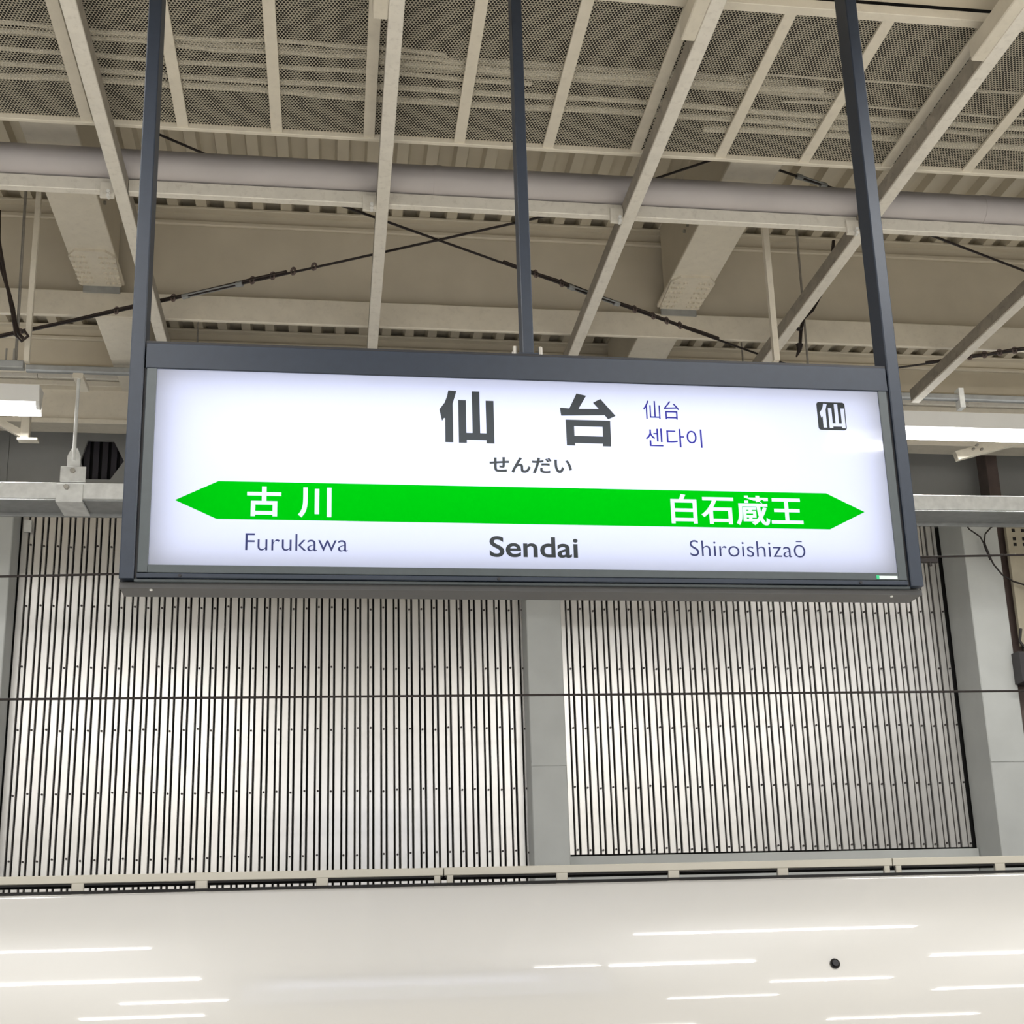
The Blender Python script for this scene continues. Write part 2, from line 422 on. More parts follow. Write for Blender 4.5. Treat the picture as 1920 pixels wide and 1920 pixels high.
# pale conduits lying on the perforated sheets
cgroup = 'pale conduits on the perforated ceiling'
def conduit(pts, r):
    MB().tube(pts, r, 8).solo('conduit', WHITEPIPE, 'pale conduit lying on top of the perforated ceiling sheet', 'conduit', cgroup, True)
def wavy(x0, x1, y, z, amp, r, seed):
    rnd = random.Random(seed); p1, p2 = rnd.uniform(0, 6), rnd.uniform(0, 6); n = 40
    conduit([(x0 + (x1 - x0) * i / n, y + amp * math.sin(p1 + i * 0.31) + amp * 0.5 * math.sin(p2 + i * 0.83), z) for i in range(n + 1)], r)
wavy(-3.0, 0.6, 5.98, 6.622, 0.012, 0.012, 1)
wavy(-3.0, 0.7, 6.05, 6.624, 0.016, 0.014, 2)
wavy(-3.0, 1.1, 6.18, 6.622, 0.010, 0.013, 3)
wavy(-2.6, 2.6, 6.13, 6.70, 0.006, 0.020, 4)
wavy(0.2, 2.8, 6.10, 6.635, 0.008, 0.020, 5)
wavy(0.3, 3.0, 6.20, 6.690, 0.006, 0.022, 12)
wavy(-3.0, 5.5, 6.30, 6.624, 0.012, 0.016, 6)
wavy(-2.0, 3.2, 6.40, 6.628, 0.010, 0.020, 7)
wavy(1.9, 6.5, 6.44, 6.672, 0.016, 0.014, 8)
wavy(2.2, 6.5, 6.50, 6.628, 0.014, 0.020, 9)
wavy(2.6, 6.5, 6.225, 6.640, 0.010, 0.008, 10)
wavy(2.3, 6.5, 6.02, 6.650, 0.012, 0.007, 11)

# --- brace rods with strapped cables and turnbuckles
def brace(p, q, label, cable=None, buckle=None, loops=(), dz=0.0):
    p = (p[0], p[1], p[2] + dz); q = (q[0], q[1], q[2] + dz)
    t = thing('brace_rod', label, 'rod', ((p[0] + q[0]) / 2, (p[1] + q[1]) / 2, p[2]))
    P = Vector(p); Q = Vector(q)
    MB().tube([P, Q], 0.0085, 8).build('rod', WIRE, t, True)
    if cable:
        a, b = cable; pts = [P.lerp(Q, a + (b - a) * i / 14) + Vector((0, 0, 0.014 - 0.004 * math.sin(i * 1.3))) for i in range(15)]
        MB().tube(pts, 0.011, 7).build('strapped_cable', CABLE, t, True)
    if buckle:
        a, b = buckle
        bk = MB(); d = (Q - P).normalized(); u = d.cross(Vector((0, 0, 1))).normalized() * 0.016
        bk.tube([P.lerp(Q, a) + u, P.lerp(Q, b) + u], 0.006, 6); bk.tube([P.lerp(Q, a) - u, P.lerp(Q, b) - u], 0.006, 6)
        bk.tube([P.lerp(Q, a) - d * 0.03, P.lerp(Q, a) + d * 0.02], 0.02, 8); bk.tube([P.lerp(Q, b) - d * 0.02, P.lerp(Q, b) + d * 0.03], 0.02, 8)
        bk.build('turnbuckle', GALVD, t)
    for a in loops:
        c = P.lerp(Q, a); n = 9
        d = (Q - P).normalized()
        MB().tube([c + Vector((0, 0, 0.008)) + Vector((0, 0, 0.025 * math.cos(2 * math.pi * i / n))) + d * 0.016 * math.sin(2 * math.pi * i / n) for i in range(n + 1)], 0.0095, 6).build('cable_tie', BROWN, t)
    return t
ZB = 6.545
def rz(x, y): # point measured on the z = 6.85 plane carried to the brace height
    k = (ZB - EYE) / 4.95
    return (x * k, y * k, ZB)
brace(rz(-3.6, 10.56), rz(1.62, 7.82), 'dark brace rod with strapped brown cable reaching the twin hanger rods', (0.02, 0.62), (0.47, 0.55), (0.12, 0.16, 0.2, 0.36, 0.39, 0.42, 0.45, 0.57, 0.60, 0.63, 0.66))
brace(rz(-0.08, 7.86), rz(4.4, 10.34), 'dark brace rod with a turnbuckle passing behind the middle hanger post', (0.30, 0.75), (0.43, 0.52), (0.33, 0.36, 0.41, 0.56, 0.60, 0.63, 0.66), 0.02)
brace(rz(4.15, 7.81), rz(6.4, 8.81), 'plain dark brace rod crossing in front of the girder beside the right hanger post')
brace(rz(4.6, 10.3), rz(6.9, 9.27), 'dark brace rod with tied cable above the luminaire by the rightmost rafters', (0.3, 0.8), None, (0.45, 0.5, 0.55, 0.6, 0.66))

brace((-1.644, 7.064, 7.0), (-0.55, 7.81, 7.0), 'dark brace rod in the gap between pipe and perforated ceiling by the Furukawa-end post')
brace((2.97, 7.40, 7.0), (3.75, 7.70, 7.0), 'dark brace rod with a turnbuckle in the gap between pipe and ceiling', None, (0.3, 0.55))
brace((2.05, 7.715, 7.0), (2.657, 7.252, 7.0), 'short dark brace rod above the pipe beside the cross girder')
# --- hangers
def rod(pts, r, name, mt, label, cat, group=None): return MB().tube(pts, r, 8).solo(name, mt, label, cat, group, True)
rod([(-2.135, 8.2, 7.6), (-2.105, 8.2, 5.745)], 0.010, 'hanger_rod', STEELROD, 'thin round hanger rod beside brown cables', 'rod')
MB().box(-2.055, -2.02, 8.19, 8.225, 5.745, 7.6).solo('hanger_angle', CREAM, 'flat cream hanger bar beside the thin round rod and brown cables', 'hanger')
t = thing('pipe_clamp', 'grey clamp block at the foot of the twin hanger rods', 'clamp', (-2.2, 8.2, 5.69))
MB().bev(-2.5, -2.05, 8.17, 8.23, 5.69, 5.742, 0.005).build('channel', GALVD, t)
for x in (-2.16, -2.11): MB().tube([(x, 8.165, 5.742), (x, 8.165, 5.82)], 0.008, 6).build('stud', BOLT, t)
rod([(-2.30, 8.17, 7.0), (-2.285, 8.17, 6.75), (-2.25, 8.17, 6.45), (-2.18, 8.17, 6.25), (-2.14, 8.17, 6.12), (-2.12, 8.17, 6.02), (-2.09, 8.17, 5.93), (-2.06, 8.17, 5.90)], 0.012, 'power_cable', CABLE, 'dark brown cable hanging in a slack curve beside the thin hanger rod', 'cable')
rod([(-2.27, 8.13, 6.83), (-2.255, 8.13, 6.6), (-2.20, 8.13, 6.35), (-2.165, 8.13, 6.2), (-2.13, 8.13, 6.05), (-2.10, 8.13, 5.90), (-2.06, 8.13, 5.86), (-2.02, 8.13, 5.90), (-2.05, 8.13, 5.94)], 0.010, 'power_cable', CABLE, 'thin brown cable ending in a small coil beside the clamp block', 'cable')
MB().box(2.98, 3.02, 7.69, 7.73, 5.7, 7.6).solo('hanger_angle', CREAM, 'flat cream hanger bar beside the thin rod with a black hook', 'hanger')
rod([(3.777, 9.0, 7.6), (3.763, 9.0, 6.30)], 0.010, 'hanger_rod', STEELROD, 'thin round hanger rod with a black hooked cable', 'rod')
t = thing('hooked_cable', 'black hooked cable fittings dangling beside a thin hanger rod', 'cable', (3.7, 8.97, 6.35))
MB().tube([(4.07, 8.96, 7.42), (4.03, 8.96, 7.2), (3.93, 8.96, 6.95), (3.83, 8.96, 6.78), (3.745, 8.96, 6.70), (3.715, 8.96, 6.60), (3.70, 8.96, 6.50), (3.69, 8.96, 6.42)], 0.014, 7).build('cable', WIRE, t, True)
for x, z in ((3.70, 6.70), (3.685, 6.60)): MB().tube([(x + 0.04, 8.95, z), (x, 8.95, z), (x - 0.018, 8.95, z + 0.025)], 0.016, 6).build('hook', WIRE, t, True)
MB().tube([(3.69, 8.96, 6.47), (3.685, 8.96, 6.42), (3.655, 8.96, 6.36)], 0.030, 8, 0.006).build('cone', WIRE, t, True)

# --- ledge beam above the wall, conduits
t = thing('wall_head_beam', 'lit cream beam running above the slatted wall behind the lamps', 'beam', (2, 11.6, 6.7))
MB().box(-6, 11, 11.62, 11.66, 6.76, 7.08).build('fascia', CREAM, t)
MB().bev(-6, 11, 11.56, 11.80, 6.715, 6.765, 0.005).build('lower_flange', CREAM, t)
MB().bev(-6, 11, 11.52, 11.80, 7.075, 7.13, 0.005).build('upper_flange', CREAM, t)
k = 0
for x0, x1 in ((-6, -2.75), (-2.745, -1.95), (-1.945, -1.5), (-1.495, 2.0), (2.005, 6.5), (6.505, 11)):
    MB().bev(x0, x1, 11.50, 11.56, 7.14, 7.25, 0.005).build('cover_plate', RAFTER, t)
t = thing('steel_conduit', 'grey steel conduit running above the lamps', 'conduit', (2, 10.6, 6.78))
MB().bev(-2.63, 9, 10.58, 10.64, 6.782, 6.845, 0.012).build('conduit', GALVD, t)
for x in (5.9, 7.9): MB().box(x, x + 0.05, 10.57, 10.66, 6.70, 6.90).build('strap', GALV, t)
for x in (-1.2, 3.8, 7.0): MB().tube([(x, 10.61, 6.845), (x, 10.61, 7.6)], 0.008, 6).build('hanger', STEELROD, t)

# --- galvanised cable channel in front of the wall
t = thing('cable_channel', 'galvanised cable channel hung on rods in front of the slatted wall', 'channel', (2, 9.8, 5.34))
def sz(x): return 0.0062 * (x - 1.5)
def sbar(x0, x1, y0, y1, z0, z1):
    b = MB().bev(x0, x1, y0, y1, z0, z1, 0.004); b.v = [(v[0], v[1], v[2] + sz(v[0])) for v in b.v]; return b
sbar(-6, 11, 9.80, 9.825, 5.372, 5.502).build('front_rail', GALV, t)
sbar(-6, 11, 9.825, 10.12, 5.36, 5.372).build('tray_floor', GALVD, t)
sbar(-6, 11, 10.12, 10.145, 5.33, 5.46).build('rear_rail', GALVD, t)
for x in (-2.035, 1.3):
    cl = sbar(x - 0.10, x + 0.10, 9.775, 9.80, 5.35, 5.485).build('clamp', GALV, t)
    sbar(x - 0.10, x + 0.10, 9.775, 10.15, 5.335, 5.352).build('clamp', GALV, t)
    sbar(x - 0.075, x + 0.115, 9.765, 9.785, 5.50, 5.625).build('clamp', GALV, t)
    MB().prism([(x - 0.035, 5.61), (x + 0.065, 5.61), (x + 0.065, 5.70), (x + 0.04, 5.765), (x - 0.005, 5.765), (x - 0.035, 5.70)], 9.79, 9.80, 'y').build('lug', GALV, t)
    for bx, bz in ((x + 0.02, 5.565), (x - 0.02, 5.43)): MB().tube([(bx, 9.775, bz), (bx, 9.735, bz - 0.004)], 0.02, 6).build('bolt', BOLT, t)
    MB().tube([(x + 0.015, 9.785, 5.66), (x + 0.012, 9.80, 6.36)], 0.014, 8).build('drop_rod', GALV, t, True)
    MB().bev(x - 0.03, x + 0.05, 9.77, 10.05, 6.36, 6.40, 0.004, 'y').build('top_arm', CREAM, t)

# --- little struts under the lamps
t = thing('lamp_bracket', 'small cream bracket under the lamp beside the channel rod', 'bracket', (-2.6, 10.3, 6.04))
MB().bev(-2.562, -2.492, 10.28, 10.34, 6.04, 6.28, 0.004, 'z').build('post', CREAM, t)
MB().beam((-2.53, 10.31, 6.07), (-2.95, 10.31, 6.30), 0.05, 0.06).build('diagonal', CREAM, t)
MB().box(-2.58, -2.42, 10.27, 10.35, 6.02, 6.04).build('foot', CREAM, t)
t = thing('diagonal_strut', 'cream diagonal strut with bolted end under the lamp by the perforated plate', 'strut', (6, 10.3, 6.05))
MB().beam((5.64, 10.31, 6.09), (6.75, 10.31, 6.40), 0.06, 0.085).build('bar', CREAM, t)
for x, z in ((5.80, 6.15), (5.88, 6.15), (5.84, 6.19)): MB().tube([(x, 10.285, z), (x, 10.255, z)], 0.013, 6).build('bolt', BOLT, t)

# ================================================================== LUMINAIRES
def luminaire(x0, x1, y, z, label, group=None, watts=LAMP, wide=0.10, added_skirt=False):
    th = 0.05 if added_skirt else 0.105
    t = thing('led_luminaire', label, 'light', ((x0 + x1) / 2, y, z), group)
    MB().prism([(y - wide * 0.45, z + 0.11), (y - wide * 0.8, z + 0.24), (y + wide * 0.8, z + 0.24), (y + wide * 0.45, z + 0.11)], x0, x1, 'x').build('housing', LUMW, t)
    n = 10; w2 = wide * 0.42
    prof = [(y + w2 * math.cos(math.pi * i / n), z + 0.11 - th * math.sin(math.pi * i / n)) for i in range(n + 1)]
    MB().prism(prof, x0 + 0.03, x1 - 0.03, 'x').build('diffuser', TUBE, t)
    for x in (x0, x1 - 0.028): MB().prism([(p[0] * 1.0 + (p[0] - y) * 0.08, p[1] - 0.002) for p in prof], x, x + 0.028, 'x').build('end_cap', LUMW, t)
    ld = bpy.data.lights.new('lamp', 'AREA'); ld.shape = 'RECTANGLE'; ld.size = x1 - x0 - 0.08; ld.size_y = wide
    ld.energy = watts; ld.color = LAMP_COL
    lo = bpy.data.objects.new('lamp', ld); COL.objects.link(lo); lo.parent = t; lo.location = (0, 0, 0.052 if added_skirt else -0.012)
    if added_skirt:   # upward fill light added to brighten the head beam and roof steel
        l2 = bpy.data.lights.new('fill_uplight', 'AREA'); l2.shape = 'RECTANGLE'; l2.size = x1 - x0 - 0.1; l2.size_y = wide; l2.energy = watts * 0.2; l2.color = LAMP_COL
        o2 = bpy.data.objects.new('fill_uplight', l2); COL.objects.link(o2); o2.parent = t; o2.location = (0, 0, 0.25); o2.rotation_euler = (math.pi, 0, 0)
    if added_skirt: MB().box(x0, x1, y + 0.062, y + 0.068, z + 0.025, z + 0.11).build('added_rear_shade', LUMW, t)  # board added to keep lamp light off the upper wall
    for hx in (x0 + 0.4, x1 - 0.4):
        MB().tube([(hx, y, z + 0.24), (hx, y, max(6.39, z + 0.25))], 0.008, 6).build('stem', STEELROD, t)
    return t
gA = 'lamps beside the cable channel'
luminaire(-5.0, -2.35, 10.0, 6.115, 'bright white tube lamp above the cable channel near the hexagonal vent', gA, LAMP * 0.7, added_skirt=True)
luminaire(4.98, 8.4, 10.0, 6.115, 'bright white tube lamp above the cable channel near the diagonal strut', gA, LAMP * 0.8, added_skirt=True)
lp = 'white tube lamp hung out of view over the platform'
for x0, x1 in ((-8.6, -5.6), (-4.7, -1.6), (2.9, 5.85), (7.2, 10.2)): luminaire(x0, x1, 4.3, 6.12, lp, 'platform lamps')
for x0, x1 in ((-7.6, -4.9), (-3.6, -1.2), (2.0, 4.35), (6.2, 8.6)): luminaire(x0, x1, 3.0, 5.75, lp, 'platform lamps')
for x in (-5.6, -2.2, 1.16, 4.86, 8.2): luminaire(x, x + 1.5, 1.4, 5.75, lp, 'platform lamps', LAMP * 0.6)
for x, wd in ((-6.4, 0.3), (-2.85, 0.3), (4.05, 0.13), (7.5, 0.3)): luminaire(x, x + 1.45, -0.3, 5.85, lp, 'platform lamps', LAMP * 0.6, wd)
for x in (-6, -1.5, 3, 7.5): luminaire(x, x + 2.5, -4.5, 5.8, lp, 'platform lamps', LAMP)
for x in (-6, -1.5, 3, 7.5): luminaire(x, x + 2.5, -8.2, 5.8, lp, 'platform lamps', LAMP * 1.5)  # unseen row added to brighten the front wall that the slats reflect

# ================================================================== TRAIN
TX0, TX1 = -13.5, 17.5
prof_phi = [(-0.95, -6), (0.2, 0), (0.9, 4), (1.2, 8), (1.5, 13), (1.62, 17.5), (1.75, 21.5), (1.93, 26.5), (2.03, 32), (2.14, 42), (2.22, 52), (2.235, 86), (2.26, 88)]
def tprofile():
    # side height -> surface tilt, integrated to a cross-section; near half then mirrored
    pts = []; z = -0.95; y = 7.17; dz = 0.02
    def phi(zz):
        for (a, pa), (b, pb) in zip(prof_phi, prof_phi[1:]):
            if a <= zz <= b: return pa + (pb - pa) * (zz - a) / (b - a)
        return prof_phi[-1][1]
    # start so that z = 1.5 lies at Y = 7.22
    ys = {}
    seq = [(-0.95, 0.0)]; acc = 0.0
    while z < 2.255:
        d = dz if z < 2.0 else 0.008
        acc += math.tan(R(phi(z + d / 2))) * d; z += d
        seq.append((z, acc))
    ref = min(seq, key=lambda s: abs(s[0] - 1.5))[1]
    near = [(7.22 + a - ref, zz) for zz, a in seq]
    yc = 8.85; last = near[-1]
    crown = [(last[0] + (yc - last[0]) * i / 6, last[1] + 0.03 * math.sin(i / 6 * math.pi / 2)) for i in range(1, 7)]
    half = near + crown
    return half + [(2 * yc - p[0], p[1]) for p in reversed(half[:-1])]
TP = tprofile()
train = thing('train', 'glossy ivory bullet train standing at the platform', 'train', (2, 8.85, -1.25))
MB().prism(TP, TX0, TX1, 'x').build('body', TRAIN, train, smooth=True)
MB().box(TX0 + 1, TX1 - 1, 7.9, 9.8, -1.25, -0.9).build('bogie', VOID, train)
# slotted rail on the roof shoulder, four slots per section
YR = 8.06
SEC = 2.925; J0 = 0.695
for s in range(-5, 6):
    x0 = J0 + SEC * (s - 1) + 0.004; x1 = x0 + SEC - 0.008
    rail = MB().bev(x0, x1, YR, YR + 0.34, 2.317, 2.366, 0.004).build('roof_rail', TRAINROOF, train)
    MB().box(x0 + 0.003, x1 - 0.003, YR + 0.006, YR + 0.33, 2.305, 2.317).build('rail_shade_liner', VOID, rail)  # black liner added to give the slots their deep shadow
    pw = 0.072; n = 4
    inner = (SEC - 0.008 - 2 * 0.055 - 3 * pw) / 4
    xs = [(x0 + 0.016, x0 + 0.055)]
    x = x0 + 0.055
    for i in range(n):
        x += inner
        if i < 3: xs.append((x, x + pw)); x += pw
    xs.append((x1 - 0.055, x1 - 0.016))
    for a, b in xs: MB().bev(a, b, YR + 0.002, YR + 0.03, 2.22, 2.318, 0.004, 'z').build('rail_post', TRAINROOF, rail)
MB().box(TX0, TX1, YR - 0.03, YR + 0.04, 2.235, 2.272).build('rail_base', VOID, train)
# black round lens on the body side
def surf(zz):
    c = [p for p in TP if p[0] < 8.0]
    return min(c, key=lambda p: abs(p[1] - zz))[0]
yl = surf(1.735)
nrm = Vector((0, -math.cos(R(22.5)), math.sin(R(22.5))))
pl = Vector((2.865, yl, 1.735))
lens = MB().tube([pl - nrm * 0.02, pl + nrm * 0.008], 0.029, 20).build('side_lens', LENS, train, smooth=True)
MB().tube([pl + nrm * 0.006, pl + nrm * 0.016], 0.018, 16).build('lens_cap', BLACKGAP, lens, smooth=True)

# catenary over the train
rod([(-14, 8.8, 3.50), (18, 8.8, 3.69)], 0.0085, 'contact_wire', WIRE, 'lower black overhead wire running straight above the train', 'wire')
pts = [(-14 + 32 * i / 20, 8.8, 4.50 + (-14 + 32 * i / 20) * 0.034) for i in range(21)]
rod(pts, 0.0085, 'messenger_wire', WIRE, 'upper black overhead wire running behind the station sign', 'wire')
rod([(0.90, 8.8, 4.515), (0.905, 8.8, 4.1), (0.912, 8.8, 3.605)], 0.005, 'dropper_wire', WIRE, 'thin vertical dropper wire joining the two overhead wires below the sign', 'wire')
t = thing('wire_clamp', 'small black clamp on the upper overhead wire beside the sign corner', 'clamp', (4.48, 8.8, 4.62))
MB().bev(4.42, 4.56, 8.785, 8.815, 4.605, 4.638, 0.004).build('jaw', WIRE, t)
MB().tube([(4.50, 8.8, 4.58), (4.50, 8.8, 4.636)], 0.012, 6).build('bolt', WIRE, t)
MB().tube([(6.15, 8.8, 3.62), (6.12, 8.8, 3.9), (6.1, 8.8, 4.69)], 0.005, 6).solo('dropper_wire', WIRE, 'thin vertical dropper wire beside the pale column with the forked cable', 'wire')

# forked cable on the right column
t = thing('forked_cable', 'thin black cable forking in a Y shape in front of the pale column', 'cable', (6.5, 11.9, 5.4))
def col(x, y, Y=11.9): pass
MB().tube([(6.50, 11.9, 6.16), (6.50, 11.9, 6.04), (6.56, 11.9, 5.93), (6.67, 11.9, 5.85), (6.70, 11.9, 5.78), (6.73, 11.9, 5.68)], 0.008, 6).build('branch', WIRE, t, True)
MB().tube([(6.92, 11.9, 6.16), (6.92, 11.9, 6.03), (6.80, 11.9, 5.95), (6.73, 11.9, 5.88), (6.71, 11.9, 5.80), (6.73, 11.9, 5.68)], 0.008, 6).build('branch', WIRE, t, True)
MB().tube([(6.73, 11.9, 5.68), (6.78, 11.9, 5.55), (6.86, 11.9, 5.44), (6.97, 11.9, 5.37), (7.2, 11.9, 5.30), (7.5, 11.9, 5.24)], 0.009, 6).build('trunk', WIRE, t, True)
MB().tube([(6.705, 11.9, 5.77), (6.755, 11.9, 5.60)], 0.014, 6).build('sleeve', WIRE, t, True)

# brown post and perforated plate on the far side of the column
MB().bev(6.96, 7.09, 12.1, 12.3, -1.25, 6.9, 0.006, 'z').solo('brown_post', BROWN, 'narrow brown steel post beside the pale column with the forked cable', 'post')
t = thing('perforated_plate', 'beige steel plate with rows of square holes beside the brown post', 'plate', (7.3, 11.95, 4.9))
MB().bev(7.0, 7.8, 11.95, 12.0, 4.70, 6.12, 0.004, 'z').build('plate', PLATE, t)
for r_ in range(4):
    for c_ in range(5):
        z = 6.02 - r_ * 0.062 - (0.03 if r_ > 1 else 0)
        MB().box(7.06 + c_ * 0.105, 7.06 + c_ * 0.105 + 0.034, 11.946, 11.951, z - 0.034, z).build('hole', VOID, t)
t = thing('cable_box', 'dark equipment box under the perforated plate', 'box', (7.3, 11.9, 4.2))
MB().bev(6.9, 7.5, 11.85, 12.1, 4.30, 4.62, 0.01).build('case', mat('dark_box', (0.06, 0.055, 0.06), 0.5), t)
MB().tube([(7.0, 11.84, 4.6), (6.92, 11.84, 4.72), (6.95, 11.84, 4.85)], 0.015, 6).build('lead', WIRE, t, True)

# ================================================================== STATION SIGN
SY = 4.6
PX0, PX1, PZ0, PZ1 = -0.665, 2.21, 3.269, 4.042
DEPTH = 0.13
YB = SY + DEPTH
sign = thing('station_sign', 'illuminated white station name sign with a green arrow band in a dark frame', 'sign', (0.77, SY, 3.2))
LP0, LP1 = -0.765, -0.713; RP0, RP1 = 2.258, 2.310
for a, b, lab in ((LP0, LP1, 0), (RP0, RP1, 1)):
    MB().bev(a, b, SY - 0.012, SY + 0.10, 3.215, 6.40, 0.004, 'z').build('hanger_post', DARK, sign)
MB().bev(0.744, 0.789, SY + 0.01, SY + 0.10, 4.168, 6.40, 0.003, 'z').build('hanger_post', DARK, sign)
# foot of the middle post
ft = MB().bev(0.725, 0.808, SY + 0.0, SY + 0.11, 4.160, 4.168, 0.002).build('foot_plate', DARK, sign)
for x in (0.715, 0.818):
    MB().tube([(x, SY + 0.03, 4.160), (x, SY + 0.03, 4.205)], 0.009, 6).build('bolt', BOLT, ft)
    MB().tube([(x, SY + 0.07, 4.160), (x, SY + 0.07, 4.20)], 0.009, 6).build('bolt', BOLT, ft)
# top fascia and black strip above it
MB().bev(-0.707, 2.252, SY - 0.006, YB, 4.046, 4.150, 0.003).build('top_fascia', DARK, sign)
MB().box(-0.709, 2.254, SY - 0.002, YB - 0.004, 4.150, 4.160).build('top_seal', BLACKGAP, sign)
# side and bottom bezels, front and back
for y0, y1 in ((SY - 0.006, SY + 0.03), (YB - 0.03, YB + 0.006)):
    MB().bev(-0.703, PX0, y0, y1, 3.240, 4.045, 0.002, 'z').build('side_bezel', BEZEL, sign)
    MB().bev(PX1, 2.247, y0, y1, 3.240, 4.045, 0.002, 'z').build('side_bezel', BEZEL, sign)
    MB().bev(PX0, PX1, y0, y1, 3.238, PZ0, 0.002).build('bottom_bezel', BEZEL, sign)
    MB().bev(-0.703, 2.247, y0 - 0.003 if y0 < SY else y0, y1, 3.219, 3.236, 0.002).build('bottom_rail', DARK, sign)
for a, b in ((-0.713, -0.703), (2.247, 2.258)): MB().box(a, b, SY + 0.004, YB, 3.215, 4.05).build('side_seal', BLACKGAP, sign)
MB().bev(-0.713, 2.258, SY + 0.0, YB, 3.206, 3.217, 0.002).build('bottom_plate', BEZEL, sign)
MB().box(-0.765, 2.310, SY + 0.012, YB + 0.006, 3.185, 3.206).build('bottom_tray', mat('tray_grey', (0.045, 0.045, 0.047), 0.45), sign)
for x in (-0.655, 2.19): MB().tube([(x, SY + 0.03, 3.186), (x, SY + 0.03, 3.180)], 0.006, 8).build('screw', GALV, sign)
for x in (-0.55, 0.62, 2.05): MB().tube([(x, SY - 0.009, 3.227), (x, SY - 0.013, 3.227)], 0.006, 8).build('screw', BLACKGAP, sign)
# inner tray: reflector walls
refl = mat('white_reflector', (0.85, 0.85, 0.85), 0.6)
# faces
def face(y, name):
    me = bpy.data.meshes.new(name); o = origin(sign)
    me.from_pydata([(x - o.x, y - o.y, z - o.z) for x, z in ((PX0 - 0.01, PZ0 - 0.01), (PX1 + 0.01, PZ0 - 0.01), (PX1 + 0.01, PZ1 + 0.004), (PX0 - 0.01, PZ1 + 0.004))], [], [(0, 1, 2, 3)])
    me.materials.append(ACRYL); ob = bpy.data.objects.new(name, me); put(ob, sign); return ob
front = face(SY, 'face_panel'); front['label'] = 'backlit white face with station names'
back = face(YB, 'face_panel'); back['label'] = 'backlit white rear face'
def backlight(y, rx, watts, sx, szz, xc, zc):
    ld = bpy.data.lights.new('backlight', 'AREA'); ld.shape = 'RECTANGLE'; ld.size = sx; ld.size_y = szz; ld.energy = watts; ld.color = (0.93, 0.95, 1.0)
    lo = bpy.data.objects.new('backlight', ld); COL.objects.link(lo); lo.parent = sign
    lo.location = Vector((xc, y, zc)) - origin(sign); lo.rotation_euler = (rx, 0, 0)
BL = 25.0
backlight(SY + 0.062, R(90), BL * 0.095, 2.80, 0.72, 0.7725, 3.655)
backlight(SY + 0.060, R(90), BL * 0.145, 2.15, 0.20, 0.62, 3.80)
backlight(SY + 0.068, R(-90), BL * 0.2, 2.80, 0.72, 0.7725, 3.655)

# ---- print on the face (thin coloured films)
YF = SY - 0.0012
def film_obj(name, me, mt, parent=front, y=YF, label=None):
    o = origin(parent)
    for v in me.vertices: v.co = (v.co.x - o.x, y - o.y, v.co.y - o.z)
    me.materials.clear(); me.materials.append(mt)
    ob = bpy.data.objects.new(name, me); put(ob, parent)
    if label: ob['label'] = label
    return ob
def text_mesh(body, rect, offset=0.0):
    cu = bpy.data.curves.new('txt', 'FONT'); cu.body = body; cu.size = 1.0; cu.offset = offset; cu.resolution_u = 6
    ob = bpy.data.objects.new('txt', cu); COL.objects.link(ob)
    dg = bpy.context.evaluated_depsgraph_get(); me = bpy.data.meshes.new_from_object(ob.evaluated_get(dg))
    bpy.data.objects.remove(ob); bpy.data.curves.remove(cu)
    xs = [v.co.x for v in me.vertices]; ys = [v.co.y for v in me.vertices]
    x0, z0, x1, z1 = rect
    for v in me.vertices:
        pass
    ax, bx, ay, by = min(xs), max(xs), min(ys), max(ys)
    for v in me.vertices:
        v.co.x = x0 + (v.co.x - ax) / (bx - ax) * (x1 - x0)
        v.co.y = z0 + (v.co.y - ay) / (by - ay) * (z1 - z0)
        v.co.z = 0
    me.name = 'lettering'
    return me
def curve_mesh(splines, beziers=()):
    cu = bpy.data.curves.new('film', 'CURVE'); cu.dimensions = '2D'; cu.fill_mode = 'BOTH'; cu.resolution_u = 6
    for pl in splines:
        s = cu.splines.new('POLY'); s.points.add(len(pl) - 1); s.use_cyclic_u = True
        for p, q in zip(s.points, pl): p.co = (q[0], q[1], 0, 1)
    for sp, aff, off in beziers:
        s = cu.splines.new('BEZIER'); s.bezier_points.add(len(sp) - 1); s.use_cyclic_u = True
        for p, q in zip(s.bezier_points, sp):
            p.handle_left_type = p.handle_right_type = 'FREE'
            p.co = aff(q[1]); p.handle_left = aff(q[0]); p.handle_right = aff(q[2])
    ob = bpy.data.objects.new('film', cu); COL.objects.link(ob)
    dg = bpy.context.evaluated_depsgraph_get(); me = bpy.data.meshes.new_from_object(ob.evaluated_get(dg))
    bpy.data.objects.remove(ob); bpy.data.curves.remove(cu); return me
